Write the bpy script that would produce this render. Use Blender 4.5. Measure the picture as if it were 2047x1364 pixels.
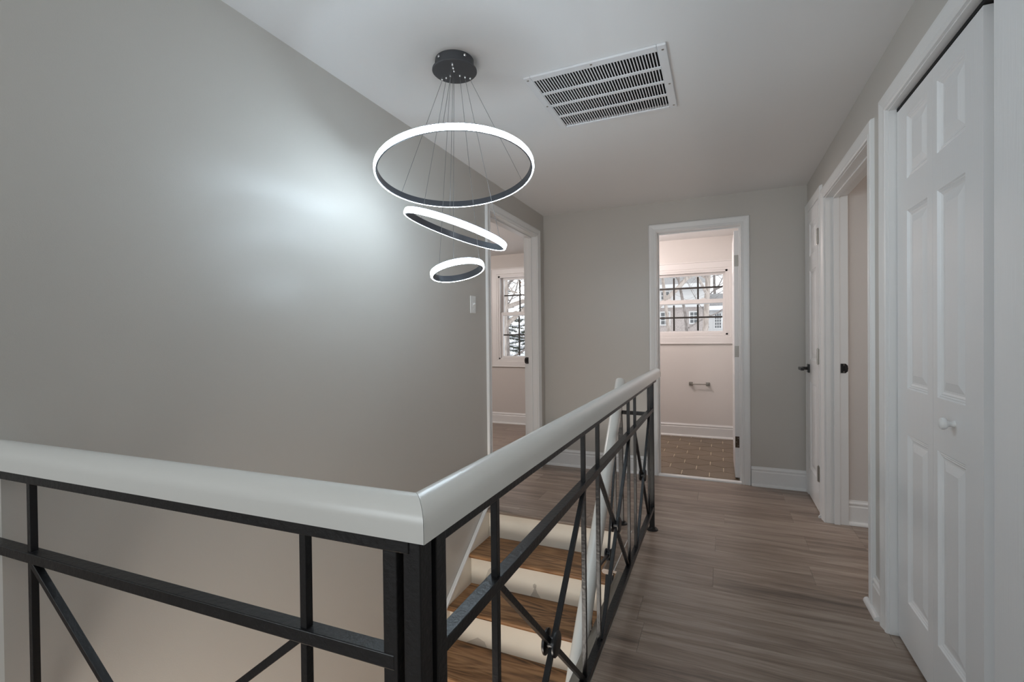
import bpy, bmesh, math, random
from mathutils import Vector, Matrix

for o in list(bpy.data.objects):
    bpy.data.objects.remove(o)
SC = bpy.context.scene
COL = SC.collection
random.seed(7)

# ------------------------------------------------------------------ camera
R_ = Vector((0.91558074, 0.40199319, -0.01064813))
U_ = Vector((0.00594051, 0.01295554, 0.99989843))
F_ = Vector((-0.40209031, 0.915551, -0.0094738))
cd = bpy.data.cameras.new('camera')
cd.sensor_width = 36.0
cd.lens = 16.6235
cd.clip_start = 0.02
cam = bpy.data.objects.new('camera', cd)
cam.matrix_world = Matrix(((R_.x, U_.x, -F_.x, 0), (R_.y, U_.y, -F_.y, 0), (R_.z, U_.z, -F_.z, 1.17), (0, 0, 0, 1)))
COL.objects.link(cam)
SC.camera = cam

# ------------------------------------------------------------------ light, exposure
vs = SC.view_settings
SC.display_settings.display_device = 'sRGB'
vs.view_transform = 'Standard'
vs.look = 'None'
vs.exposure = 0.0
vs.gamma = 1.0
vs.use_curve_mapping = False
SC.cycles.max_bounces = 10
SC.cycles.diffuse_bounces = 6
SC.cycles.sample_clamp_indirect = 4.0

world = bpy.data.worlds.new('overcast_sky')
world.use_nodes = True
wn = world.node_tree.nodes
wn['Background'].inputs[0].default_value = (0.93, 0.965, 1.0, 1)
wn['Background'].inputs[1].default_value = 1.7
SC.world = world


def area(name, loc, rot, sx, sy, power, color):
    l = bpy.data.lights.new(name, 'AREA')
    l.shape = 'RECTANGLE'
    l.size, l.size_y = sx, sy
    l.energy = power
    l.color = color
    o = bpy.data.objects.new(name, l)
    o.location = loc
    o.rotation_euler = rot
    COL.objects.link(o)
    return o


PI = math.pi


def globe(name, loc, radius, power, color):
    l = bpy.data.lights.new(name, 'POINT')
    l.shadow_soft_size = radius
    l.energy = power
    l.color = color
    o = bpy.data.objects.new(name, l)
    o.location = loc
    COL.objects.link(o)
    return o


RING_EMIT = 34.0
area('daylight_fill', (-2.2, -3.3, 1.35), (PI / 2, 0, 0), 2.4, 1.5, 34, (0.84, 0.94, 1.0))  # unseen area light added at the back opening to brighten the right wall
globe('lamp_bathroom', (-0.95, 4.75, 1.95), 0.10, 23, (1.0, 0.89, 0.86))
globe('bedroom_fill', (-3.2, 3.9, 1.95), 0.12, 45, (1.0, 0.92, 0.88))  # unseen point light added to lift the bedroom walls
area('side_room_fill', (2.0, 2.6, 2.24), (0, 0, 0), 0.4, 0.4, 13, (1.0, 0.95, 0.92))  # small unseen area light added to fill the side room
globe('front_fill', (0.32, -0.35, 1.62), 0.30, 6.0, (0.95, 0.98, 1.0))  # unseen point light added beside the camera as front fill
area('upward_fill', (0.25, -0.1, 1.50), (PI - 0.30, 0, 0), 0.4, 0.4, 7, (0.82, 0.93, 1.0))  # unseen area light added, aimed up to brighten the hallway ceiling
globe('lamp_entry', (-0.95, -0.1, -0.85), 0.28, 68, (1.0, 0.95, 0.88))


# ------------------------------------------------------------------ materials
def mat(name, color, rough=0.5, metal=0.0, emit=0.0, emit_color=None, spec=0.5, bump=None, coat=0.0):
    """plain principled with optional noise relief: bump = (scale, strength, stretch)"""
    m = bpy.data.materials.new(name)
    m.use_nodes = True
    nt = m.node_tree
    b = nt.nodes['Principled BSDF']
    b.inputs['Base Color'].default_value = (*color, 1)
    b.inputs['Roughness'].default_value = rough
    b.inputs['Metallic'].default_value = metal
    b.inputs['Specular IOR Level'].default_value = spec
    b.inputs['Coat Weight'].default_value = coat
    if emit:
        b.inputs['Emission Color'].default_value = (*(emit_color or color), 1)
        b.inputs['Emission Strength'].default_value = emit
    if bump:
        tc = nt.nodes.new('ShaderNodeTexCoord')
        mp = nt.nodes.new('ShaderNodeMapping')
        mp.inputs['Scale'].default_value = bump[2] if len(bump) > 2 else (1, 1, 1)
        nz = nt.nodes.new('ShaderNodeTexNoise')
        nz.inputs['Scale'].default_value = bump[0]
        nz.inputs['Detail'].default_value = 4
        bp = nt.nodes.new('ShaderNodeBump')
        bp.inputs['Strength'].default_value = bump[1]
        bp.inputs['Distance'].default_value = 0.002
        nt.links.new(tc.outputs['Object'], mp.inputs[0])
        nt.links.new(mp.outputs[0], nz.inputs['Vector'])
        nt.links.new(nz.outputs['Fac'], bp.inputs['Height'])
        nt.links.new(bp.outputs[0], b.inputs['Normal'])
    return m


def ramp(nt, fac, stops):
    r = nt.nodes.new('ShaderNodeValToRGB')
    e = r.color_ramp.elements
    while len(e) < len(stops):
        e.new(0.5)
    for el, (p, c) in zip(e, stops):
        el.position = p
        el.color = (*c, 1)
    nt.links.new(fac, r.inputs[0])
    return r


def wood(name, dark, mid, light, rough=0.35, scale=1.0, axis='X', vary=0.5, ring=False, spec=0.5):
    """grain running along an axis; every object gets its own tone and its own stretch of grain"""
    m = bpy.data.materials.new(name)
    m.use_nodes = True
    nt = m.node_tree
    N = nt.nodes.new
    L = nt.links.new
    b = nt.nodes['Principled BSDF']
    g = N('ShaderNodeNewGeometry')
    oi = N('ShaderNodeObjectInfo')
    off = N('ShaderNodeVectorMath'); off.operation = 'MULTIPLY_ADD'
    comb = N('ShaderNodeCombineXYZ')
    mul = N('ShaderNodeMath'); mul.operation = 'MULTIPLY'; mul.inputs[1].default_value = 37.0
    L(oi.outputs['Random'], mul.inputs[0])
    for i in range(3):
        L(mul.outputs[0], comb.inputs[i])
    add = N('ShaderNodeVectorMath'); add.operation = 'ADD'
    L(g.outputs['Position'], add.inputs[0]); L(comb.outputs[0], add.inputs[1])
    mp = N('ShaderNodeMapping')
    s = {'X': (0.9, 14, 14), 'Y': (14, 0.9, 14)}[axis]
    mp.inputs['Scale'].default_value = tuple(v * scale for v in s)
    L(add.outputs[0], mp.inputs[0])
    n1 = N('ShaderNodeTexNoise'); n1.inputs['Scale'].default_value = 1.6; n1.inputs['Detail'].default_value = 7
    n1.inputs['Roughness'].default_value = 0.62; n1.inputs['Distortion'].default_value = 0.9
    L(mp.outputs[0], n1.inputs['Vector'])
    n2 = N('ShaderNodeTexNoise'); n2.inputs['Scale'].default_value = 9; n2.inputs['Detail'].default_value = 3
    L(mp.outputs[0], n2.inputs['Vector'])
    mx = N('ShaderNodeMath'); mx.operation = 'MULTIPLY_ADD'; mx.inputs[1].default_value = 0.28
    L(n2.outputs['Fac'], mx.inputs[0]); L(n1.outputs['Fac'], mx.inputs[2])
    fac = mx.outputs[0]
    if ring:
        mp2 = N('ShaderNodeMapping'); mp2.inputs['Scale'].default_value = {'X': (1.1, 9, 9), 'Y': (9, 1.1, 9)}[axis]
        L(add.outputs[0], mp2.inputs[0])
        n3 = N('ShaderNodeTexNoise'); n3.inputs['Scale'].default_value = 1.0; n3.inputs['Detail'].default_value = 1.5
        L(mp2.outputs[0], n3.inputs['Vector'])
        k = N('ShaderNodeMath'); k.operation = 'MULTIPLY'; k.inputs[1].default_value = 75
        L(n3.outputs['Fac'], k.inputs[0])
        sn = N('ShaderNodeMath'); sn.operation = 'SINE'; L(k.outputs[0], sn.inputs[0])
        k2 = N('ShaderNodeMath'); k2.operation = 'MULTIPLY_ADD'; k2.inputs[1].default_value = 0.10
        L(sn.outputs[0], k2.inputs[0]); L(fac, k2.inputs[2])
        fac = k2.outputs[0]
    tone = N('ShaderNodeMath'); tone.operation = 'MULTIPLY_ADD'; tone.inputs[1].default_value = 0.22 * vary; 
    L(oi.outputs['Random'], tone.inputs[0]); L(fac, tone.inputs[2])
    sub = N('ShaderNodeMath'); sub.operation = 'SUBTRACT'; sub.inputs[1].default_value = 0.11 * vary
    L(tone.outputs[0], sub.inputs[0])
    r = ramp(nt, sub.outputs[0], [(0.40, dark), (0.60, mid), (0.82, light)])
    L(r.outputs[0], b.inputs['Base Color'])
    rr = N('ShaderNodeMapRange'); rr.inputs['To Min'].default_value = rough - 0.06; rr.inputs['To Max'].default_value = rough + 0.1
    L(n1.outputs['Fac'], rr.inputs['Value']); L(rr.outputs[0], b.inputs['Roughness'])
    bp = N('ShaderNodeBump'); bp.inputs['Strength'].default_value = 0.25; bp.inputs['Distance'].default_value = 0.001
    L(fac, bp.inputs['Height']); L(bp.outputs[0], b.inputs['Normal'])
    b.inputs['Specular IOR Level'].default_value = spec
    return m


def blotch(name, c1, c2, scale, rough=0.6, lo=0.4, hi=0.6, bump=0.0, stretch=(1, 1, 1)):
    m = bpy.data.materials.new(name)
    m.use_nodes = True
    nt = m.node_tree
    b = nt.nodes['Principled BSDF']
    g = nt.nodes.new('ShaderNodeNewGeometry')
    mp = nt.nodes.new('ShaderNodeMapping'); mp.inputs['Scale'].default_value = stretch
    nt.links.new(g.outputs['Position'], mp.inputs[0])
    n = nt.nodes.new('ShaderNodeTexNoise'); n.inputs['Scale'].default_value = scale; n.inputs['Detail'].default_value = 5
    nt.links.new(mp.outputs[0], n.inputs['Vector'])
    r = ramp(nt, n.outputs['Fac'], [(lo, c1), (hi, c2)])
    nt.links.new(r.outputs[0], b.inputs['Base Color'])
    b.inputs['Roughness'].default_value = rough
    if bump:
        bp = nt.nodes.new('ShaderNodeBump'); bp.inputs['Strength'].default_value = bump; bp.inputs['Distance'].default_value = 0.01
        nt.links.new(n.outputs['Fac'], bp.inputs['Height']); nt.links.new(bp.outputs[0], b.inputs['Normal'])
    return m


def glass(name):
    m = bpy.data.materials.new(name)
    m.use_nodes = True
    nt = m.node_tree
    nt.nodes.clear()
    out = nt.nodes.new('ShaderNodeOutputMaterial')
    t = nt.nodes.new('ShaderNodeBsdfTransparent')
    t.inputs[0].default_value = (0.96, 0.97, 0.97, 1)
    gl = nt.nodes.new('ShaderNodeBsdfGlossy'); gl.inputs['Roughness'].default_value = 0.02
    fr = nt.nodes.new('ShaderNodeFresnel'); fr.inputs[0].default_value = 1.35
    mx = nt.nodes.new('ShaderNodeMixShader')
    nt.links.new(fr.outputs[0], mx.inputs[0]); nt.links.new(t.outputs[0], mx.inputs[1]); nt.links.new(gl.outputs[0], mx.inputs[2])
    nt.links.new(mx.outputs[0], out.inputs[0])
    return m


M = {}
M['wall'] = mat('greige_wall_paint', (0.51, 0.487, 0.452), 0.36, bump=(420, 0.10))
M['wall_room'] = mat('pale_room_paint', (0.60, 0.56, 0.53), 0.55, bump=(420, 0.08))
M['wall_bath'] = mat('bathroom_paint', (0.70, 0.672, 0.65), 0.5, bump=(420, 0.08))
M['ceiling'] = mat('ceiling_paint', (0.76, 0.76, 0.76), 0.8, bump=(300, 0.12))
M['trim'] = mat('white_trim_paint', (0.76, 0.76, 0.755), 0.32, bump=(60, 0.05))
M['door'] = mat('white_door_paint', (0.76, 0.765, 0.77), 0.30, bump=(16, 0.22, (9, 9, 0.55)))
M['rail'] = mat('white_gloss_rail_paint', (0.68, 0.675, 0.645), 0.24, bump=(14, 0.12, (1, 1, 1)))
M['steel'] = mat('black_painted_steel', (0.009, 0.009, 0.010), 0.36, bump=(90, 0.5), spec=0.42)
M['floor'] = wood('brown_plank_floor', (0.120, 0.087, 0.068), (0.238, 0.180, 0.143), (0.37, 0.30, 0.248), rough=0.33, vary=0.55)
M['oak'] = wood('oak_stair_tread', (0.080, 0.035, 0.013), (0.26, 0.125, 0.050), (0.41, 0.225, 0.105), rough=0.4, vary=0.3, ring=True)
M['riser'] = blotch('cream_riser_paint', (0.76, 0.71, 0.62), (0.80, 0.75, 0.66), 3.0, 0.45)
M['stain'] = mat('grey_patch_filler', (0.52, 0.48, 0.42), 0.6)
M['fascia'] = blotch('grey_beige_edge_board', (0.23, 0.20, 0.165), (0.30, 0.265, 0.225), 4.0, 0.5, stretch=(10, 1, 10))
M['void'] = mat('recess_shade_black', (0.012, 0.012, 0.013), 0.9)  # shade inside duct, slots and gaps put into a near-black colour
M['vent'] = mat('white_vent_enamel', (0.74, 0.75, 0.77), 0.35)
M['graphite'] = mat('graphite_metal', (0.085, 0.088, 0.096), 0.45, metal=0.4)
M['ring_metal'] = mat('dark_ring_metal', (0.10, 0.105, 0.12), 0.35, metal=0.6)
M['diffuser'] = mat('lit_ring_diffuser', (0.9, 0.9, 0.9), 0.4, emit=RING_EMIT, emit_color=(0.72, 0.88, 1.0))
M['chrome'] = mat('chrome', (0.75, 0.75, 0.76), 0.18, metal=1.0)
M['cable'] = mat('steel_cable', (0.30, 0.30, 0.31), 0.35, metal=0.9)
M['nickel'] = mat('brushed_nickel', (0.36, 0.34, 0.31), 0.32, metal=1.0)
M['bronze'] = mat('dark_bronze', (0.10, 0.075, 0.055), 0.4, metal=0.8)
M['black'] = mat('black_hardware', (0.012, 0.012, 0.013), 0.3)
M['plate'] = mat('white_plastic', (0.78, 0.78, 0.77), 0.28)
M['tile'] = blotch('taupe_floor_tile', (0.135, 0.095, 0.060), (0.185, 0.135, 0.09), 2.5, 0.38)
M['grout'] = mat('pale_grout', (0.72, 0.64, 0.50), 0.85)
M['muntin'] = mat('dark_grille_bar', (0.022, 0.017, 0.014), 0.5)
M['sash'] = mat('white_vinyl_sash', (0.76, 0.74, 0.73), 0.35)
M['glass'] = glass('window_glass')
M['snow'] = blotch('snow', (0.80, 0.82, 0.86), (0.88, 0.89, 0.92), 1.5, 0.8, bump=0.4)
M['siding'] = mat('white_siding', (0.74, 0.73, 0.72), 0.6)
M['brick'] = blotch('weathered_brick', (0.44, 0.38, 0.36), (0.56, 0.50, 0.47), 30, 0.8)
M['roof'] = blotch('grey_shingles', (0.30, 0.29, 0.29), (0.38, 0.37, 0.37), 12, 0.85)
M['pane_dark'] = mat('dark_house_glass', (0.15, 0.155, 0.16), 0.1)
M['bark'] = blotch('pale_bark', (0.42, 0.36, 0.32), (0.60, 0.53, 0.48), 22, 0.9, bump=0.5, stretch=(1, 1, 0.3))
M['bark_dark'] = blotch('grey_bark', (0.22, 0.19, 0.175), (0.36, 0.32, 0.30), 22, 0.9, bump=0.5, stretch=(1, 1, 0.3))
M['leaf'] = mat('dry_orange_leaf', (0.58, 0.30, 0.16), 0.7)
M['needle'] = blotch('evergreen_needles', (0.05, 0.065, 0.045), (0.13, 0.145, 0.11), 6, 0.8)


# ------------------------------------------------------------------ geometry helpers
class MB:
    """collects shapes and links them as ONE mesh object"""

    def __init__(self):
        self.v, self.f = [], []

    def add(self, vs, fs):
        n = len(self.v)
        self.v += [tuple(p) for p in vs]
        self.f += [tuple(i + n for i in f) for f in fs]
        return self

    def box(self, a, b):
        x0, y0, z0 = a
        x1, y1, z1 = b
        x0, x1 = min(x0, x1), max(x0, x1)
        y0, y1 = min(y0, y1), max(y0, y1)
        z0, z1 = min(z0, z1), max(z0, z1)
        vs = [(x0, y0, z0), (x1, y0, z0), (x1, y1, z0), (x0, y1, z0), (x0, y0, z1), (x1, y0, z1), (x1, y1, z1), (x0, y1, z1)]
        return self.add(vs, [(0, 3, 2, 1), (4, 5, 6, 7), (0, 1, 5, 4), (1, 2, 6, 5), (2, 3, 7, 6), (3, 0, 4, 7)])

    def bar(self, p, q, w, d, up=(0, 0, 1)):
        """square bar from p to q; w across, d along up"""
        p, q = Vector(p), Vector(q)
        t = (q - p).normalized()
        u = Vector(up)
        s = t.cross(u)
        if s.length < 1e-4:
            s = t.cross(Vector((1, 0, 0)))
        s.normalize()
        u = s.cross(t).normalized()
        vs = []
        for c in (p, q):
            for a, b in ((-1, -1), (1, -1), (1, 1), (-1, 1)):
                vs.append(c + s * (a * w / 2) + u * (b * d / 2))
        return self.add(vs, [(3, 2, 1, 0), (4, 5, 6, 7), (0, 1, 5, 4), (1, 2, 6, 5), (2, 3, 7, 6), (3, 0, 4, 7)])

    def tube(self, pts, rad, n=8, caps=True):
        pts = [Vector(p) for p in pts]
        rad = rad if isinstance(rad, (list, tuple)) else [rad] * len(pts)
        base = len(self.v)
        prev = None
        for i, p in enumerate(pts):
            t = (pts[min(i + 1, len(pts) - 1)] - pts[max(i - 1, 0)]).normalized()
            a = prev if prev is not None else (Vector((0, 0, 1)) if abs(t.z) < 0.9 else Vector((1, 0, 0)))
            s = (a - t * a.dot(t)).normalized()
            prev = s
            w = t.cross(s)
            for k in range(n):
                an = 2 * PI * k / n
                self.v.append(tuple(p + (s * math.cos(an) + w * math.sin(an)) * rad[i]))
        for i in range(len(pts) - 1):
            for k in range(n):
                a, b = base + i * n + k, base + i * n + (k + 1) % n
                self.f.append((a, b, b + n, a + n))
        if caps:
            self.f.append(tuple(base + k for k in reversed(range(n))))
            self.f.append(tuple(base + (len(pts) - 1) * n + k for k in range(n)))
        return self

    def sweep(self, prof, frames, closed=False, caps=True):
        """prof: (u, v) pairs; frames: (origin, U, V) per station; closed: last station joins the first"""
        base = len(self.v)
        n = len(prof)
        for o, a, b in frames:
            o, a, b = Vector(o), Vector(a), Vector(b)
            for u, v in prof:
                self.v.append(tuple(o + a * u + b * v))
        m = len(frames)
        for i in range(m if closed else m - 1):
            j = (i + 1) % m
            for k in range(n):
                k2 = (k + 1) % n
                self.f.append((base + i * n + k, base + i * n + k2, base + j * n + k2, base + j * n + k))
        if caps and not closed:
            self.f.append(tuple(base + k for k in reversed(range(n))))
            self.f.append(tuple(base + (m - 1) * n + k for k in range(n)))
        return self

    def lathe(self, prof, origin, axis, n=24):
        """prof: (radius, height along axis)"""
        z = Vector(axis).normalized()
        x = (Vector((1, 0, 0)) if abs(z.x) < 0.9 else Vector((0, 1, 0)))
        x = (x - z * x.dot(z)).normalized()
        y = z.cross(x)
        o = Vector(origin)
        base = len(self.v)
        for r, h in prof:
            for k in range(n):
                a = 2 * PI * k / n
                self.v.append(tuple(o + z * h + (x * math.cos(a) + y * math.sin(a)) * r))
        for i in range(len(prof) - 1):
            for k in range(n):
                a, b = base + i * n + k, base + i * n + (k + 1) % n
                self.f.append((a, b, b + n, a + n))
        self.f.append(tuple(base + k for k in reversed(range(n))))
        self.f.append(tuple(base + (len(prof) - 1) * n + k for k in range(n)))
        return self

    def build(self, name, m, parent=None, smooth=False, bevel=0.0, seg=2):
        me = bpy.data.meshes.new(name)
        me.from_pydata(self.v, [], self.f)
        bm = bmesh.new()
        bm.from_mesh(me)
        bmesh.ops.recalc_face_normals(bm, faces=bm.faces[:])
        bm.to_mesh(me)
        bm.free()
        me.materials.append(m)
        if smooth:
            for p in me.polygons:
                p.use_smooth = True
        o = bpy.data.objects.new(name, me)
        COL.objects.link(o)
        if parent is not None:
            o.parent = parent
            o.matrix_parent_inverse = parent_inv(parent)
        if bevel:
            bv = o.modifiers.new('bevel', 'BEVEL')
            bv.width = bevel
            bv.segments = seg
            bv.limit_method = 'ANGLE'
            bv.angle_limit = math.radians(40)
        if smooth:
            me.set_sharp_from_angle(angle=math.radians(42))
        return o


def parent_inv(p):
    w = Matrix.Identity(4)
    chain = []
    while p is not None:
        chain.append(p)
        p = p.parent
    for q in reversed(chain):
        w = w @ q.matrix_parent_inverse @ q.matrix_basis
    return w.inverted()


def thing(name, label, cat, loc=(0, 0, 0), group=None, kind=None):
    o = bpy.data.objects.new(name, None)
    o.empty_display_size = 0.1
    o.location = loc
    COL.objects.link(o)
    return tag(o, label, cat, group, kind)


def tag(o, label=None, cat=None, group=None, kind=None):
    if label: o['label'] = label
    if cat: o['category'] = cat
    if group: o['group'] = group
    if kind: o['kind'] = kind
    return o


def structure(o, label, cat):
    return tag(o, label, cat, None, 'structure')


# ------------------------------------------------------------------ dimensions
XL, XR, D, H = -1.47, 0.597, 4.085, 2.268
YB = -3.5                     # back of the living area behind the camera
YW = 5.79                     # exterior wall with both windows
T = 0.12

CASING = [(0.0, 0.0), (0.0, 0.009), (0.006, 0.0125), (0.014, 0.0125), (0.018, 0.0105), (0.030, 0.0135), (0.046, 0.017),
          (0.056, 0.017), (0.060, 0.013), (0.064, 0.0)]
BASE = [(0, 0), (0.013, 0), (0.013, 0.108), (0.0095, 0.114), (0.0095, 0.120), (0.0125, 0.126), (0.0115, 0.132), (0.006, 0.140), (0.004, 0.148), (0, 0.148)]
SHOE = [(0.013, 0.0), (0.030, 0.0), (0.0295, 0.006), (0.0275, 0.012), (0.0235, 0.0165), (0.018, 0.019), (0.013, 0.0195)]


def casing(parent, a, b, zt, along, plane, nrm, z0=0.0, name='casing', m=None, prof=CASING, bottom=None):
    """U frame (or full frame when bottom is given) round an opening [a, b] on an axis-aligned wall plane"""
    m = m or M['trim']
    k = {'X': 0, 'Y': 1}[along]

    def P(s, z):
        v = [0, 0, z]
        v[k] = s
        v[1 - k] = plane
        return v
    ax = Vector((1, 0, 0)) if along == 'X' else Vector((0, 1, 0))
    up = Vector((0, 0, 1))
    n = Vector(nrm)
    out = []
    lo = z0 if bottom is None else bottom
    runs = [('L', [(P(a, lo), -ax if bottom is None else -ax - up), (P(a, zt), -ax + up)]),
            ('T', [(P(a, zt), -ax + up), (P(b, zt), ax + up)]),
            ('R', [(P(b, zt), ax + up), (P(b, lo), ax if bottom is None else ax - up)])]
    if bottom is not None:
        runs.append(('B', [(P(b, lo), ax - up), (P(a, lo), -ax - up)]))
    for r, fr in runs:
        mb = MB()
        mb.sweep(prof, [(o, u, n) for o, u in fr])
        out.append(mb.build(name, m, parent))
    return out


def baseboard(name, p, q, nrm, label, ends=True, shoe=None, m=None):
    p, q, n = Vector(p), Vector(q), Vector(nrm)
    o = MB().sweep(BASE, [(p, n, (0, 0, 1)), (q, n, (0, 0, 1))]).build(name, m or M['trim'])
    structure(o, label, 'baseboard')
    s0, s1 = shoe if shoe else (p, q)
    MB().sweep(SHOE, [(s0, n, (0, 0, 1)), (s1, n, (0, 0, 1))]).build('shoe_molding', m or M['trim'], o, smooth=True)
    return o


# ------------------------------------------------------------------ floors
def slab(name, a, b, m, label, cat='floor'):
    return structure(MB().box(a, b).build(name, m), label, cat)


floor = MB().box((-0.475, -3.5, -0.20), (3.2, 4.085, -0.012)).box((XL, 2.90, -0.20), (-0.475, 4.085, -0.012)) \
    .box((-0.475, YB, -0.012), (3.2, 0.3, 0.0)).box((-4.0, YB, -0.2), (-0.475, 0.30, 0.0)).box((-4.0, 0.30, -0.2), (XL, 0.503, 0.0)).build('floor', M['floor'])
structure(floor, 'dark brown wood plank floor of the upstairs hallway and stair landing', 'floor')
floor_bed = MB().box((-5.2, 2.0, -0.2), (XL - T, YW, -0.012)).box((XL - T, 2.98, -0.1), (XL, 3.895, -0.012)).build('floor', M['floor'])
structure(floor_bed, 'brown plank floor of the bedroom seen through the left doorway', 'floor')

PITCH = 0.199
Y0 = 3.757


def planks(parent, rects, row_lo, row_hi, fixed, seed):
    rnd = random.Random(seed)
    for r in range(row_lo, row_hi):
        y0, y1 = Y0 + r * PITCH, Y0 + (r + 1) * PITCH
        start = fixed.get(r, rnd.uniform(-0.6, 0.6)) - 1.22 * 8
        for (xa, xb, ya, yb) in rects:
            u0, u1 = max(y0, ya), min(y1, yb)
            if u1 - u0 < 0.01:
                continue
            x = start
            while x < xb:
                a, b = max(x, xa), min(x + 1.22, xb)
                x += 1.22
                if b - a < 0.01:
                    continue
                g = 0.00025
                c = 0.0007
                zb = -0.012
                x0, x1, v0, v1 = a + g, b - g, u0 + g, u1 - g
                mb = MB()
                vs = [(x0, v0, zb), (x1, v0, zb), (x1, v1, zb), (x0, v1, zb), (x0, v0, -c), (x1, v0, -c), (x1, v1, -c), (x0, v1, -c),
                      (x0 + c, v0 + c, 0), (x1 - c, v0 + c, 0), (x1 - c, v1 - c, 0), (x0 + c, v1 - c, 0)]
                fs = [(0, 1, 5, 4), (1, 2, 6, 5), (2, 3, 7, 6), (3, 0, 4, 7), (4, 5, 9, 8), (5, 6, 10, 9), (6, 7, 11, 10), (7, 4, 8, 11), (8, 9, 10, 11)]
                mb.add(vs, fs)
                mb.build('plank', M['floor'], parent)


planks(floor, [(-0.405, 0.72, 0.30, 2.34), (-0.52, 0.72, 2.34, 2.885), (XL, 0.72, 2.885, 4.085), (0.72, 2.2, 2.44, 3.46)], -18, 2,
       {0: 0.414, -2: 0.414, -4: 0.438, -3: 0.02, -1: -0.15, 1: -0.3}, 3)
planks(floor_bed, [(-3.4, XL - T, 3.0, YW - 0.012), (XL - T, XL, 2.975, 3.90)], -4, 12, {}, 5)

# floor edge along the stairwell
edge = MB().box((-0.475, 0.30, -0.03), (-0.405, 2.34, -0.001)).box((-0.455, 0.30, -1.45), (-0.435, 2.34, -0.03)).build('trim_1', M['fascia'], bevel=0.002)
structure(edge, 'grey beige edge board along the hallway floor above the stairs', 'trim')
NOSE = [(0, 0), (0.045, 0), (0.054, -0.004), (0.058, -0.012), (0.054, -0.020), (0.045, -0.025), (0, -0.025)]
nose = MB().sweep(NOSE, [((-0.50, 2.905, 0.001), (0, -1, 0), (0, 0, 1)), ((XL, 2.905, 0.001), (0, -1, 0), (0, 0, 1))]).build('trim_2', M['floor'])
structure(nose, 'brown wood nosing along the edge of the top stair landing', 'trim')
nose2 = MB().sweep(NOSE, [((-0.492, 2.34, 0.001), (-1, 0, 0), (0, 0, 1)), ((-0.492, 2.86, 0.001), (-1, 0, 0), (0, 0, 1))]).build('side_nosing', M['floor'], nose)
MB().box((-0.490, 2.34, -0.001), (-0.4865, 2.86, 0.0012)).build('joint_filler', M['trim'], nose)

# ------------------------------------------------------------------ walls and ceiling
ceil = MB().box((-5.4, YB - 0.2, H), (-0.735, 6.0, H + 0.15)).box((-0.195, YB - 0.2, H), (3.4, 6.0, H + 0.15)) \
    .box((-0.735, YB - 0.2, H), (-0.195, 1.888, H + 0.15)).box((-0.735, 2.375, H), (-0.195, 6.0, H + 0.15)).build('ceiling', M['ceiling'])
structure(ceil, 'flat grey white painted hallway ceiling', 'ceiling')

BD = (2.975, 3.90, 2.045)      # bedroom door y0 y1 top
JT = 0.0175
wl = MB().box((-4.1, 0.503, -0.2), (XL - 0.15, 0.62, H)).box((XL - 0.15, -0.55, -1.6), (XL, 0.503, -0.201)).box((XL - 0.15, 0.503, -1.6), (XL, BD[0] - JT, H)).box((XL - T, BD[1] + JT, -0.2), (XL, D + 0.06, H)).box((XL - T, BD[0] - JT, BD[2] + JT), (XL, BD[1] + JT, H)) \
    .box((XL - T, BD[0] - JT, -1.6), (XL, BD[1] + JT, -0.014)).build('wall_left', M['wall'])
structure(wl, 'tall smooth grey wall beside the stairwell', 'wall')

BT = (-0.472, 0.150, 2.020)    # bathroom door x0 x1 top
wf = MB().box((XL, D, -0.2), (BT[0] - JT, D + T, H)).box((BT[1] + JT, D, -0.2), (XR + 0.1, D + T, H)).box((BT[0] - JT, D, BT[2] + JT), (BT[1] + JT, D + T, H)).build('wall_far', M['wall'])
structure(wf, 'grey wall at the end of the hallway around the bathroom door', 'wall')

DA = (3.59, 4.005, 2.040)      # linen closet door
DB = (2.495, 3.435, 2.000)     # side room opening
DC = (1.460, 2.250, 2.020)     # closet with folding doors
X2 = XR + 0.115
wr = MB().box((XR, YB, -0.2), (X2, DC[0] - JT, H)).box((XR, DC[1] + JT, -0.2), (X2, DB[0] - JT, H)).box((XR, DB[1] + JT, -0.2), (X2, DA[0] - JT, H)) \
    .box((XR, DA[1] + JT, -0.2), (X2, D, H)).box((XR, DC[0] - JT, DC[2] + JT), (X2, DC[1] + JT, H)).box((XR, DB[0] - JT, DB[2] + JT), (X2, DB[1] + JT, H)) \
    .box((XR, DA[0] - JT, DA[2] + JT), (X2, DA[1] + JT, H)).build('wall_right', M['wall'])
structure(wr, 'grey wall along the right side of the hallway with three white doors', 'wall')
wc = MB().box((X2 + 0.5, 1.2, 0), (X2 + 0.55, 2.36, H)).box((X2, 1.2, 0), (X2 + 0.5, 1.25, H)).build('wall_closet', M['wall'])
structure(wc, 'inner wall of the closet behind the folding doors', 'wall')
ws = MB().box((X2, 3.47, -0.2), (3.2, 3.57, H)).box((3.2, YB, -0.2), (3.3, 3.57, H)).box((X2, 2.36, -0.2), (3.2, 2.44, H)).build('wall_side', M['wall_room'])
structure(ws, 'grey wall of the dim side room seen through the open doorway on the right', 'wall')

WB = (-0.800, 0.085, 1.165, 1.895)   # bathroom window frame opening
WD = (-2.735, -1.94, 0.865, 1.985)   # bedroom window frame opening
MB_ = MB()


def wall_with_window(mb, xa, xb, w):
    mb.box((xa, YW, -0.2), (w[0], YW + 0.14, H)).box((w[1], YW, -0.2), (xb, YW + 0.14, H))
    mb.box((w[0], YW, -0.2), (w[1], YW + 0.14, w[2])).box((w[0], YW, w[3]), (w[1], YW + 0.14, H))
    return mb


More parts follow.
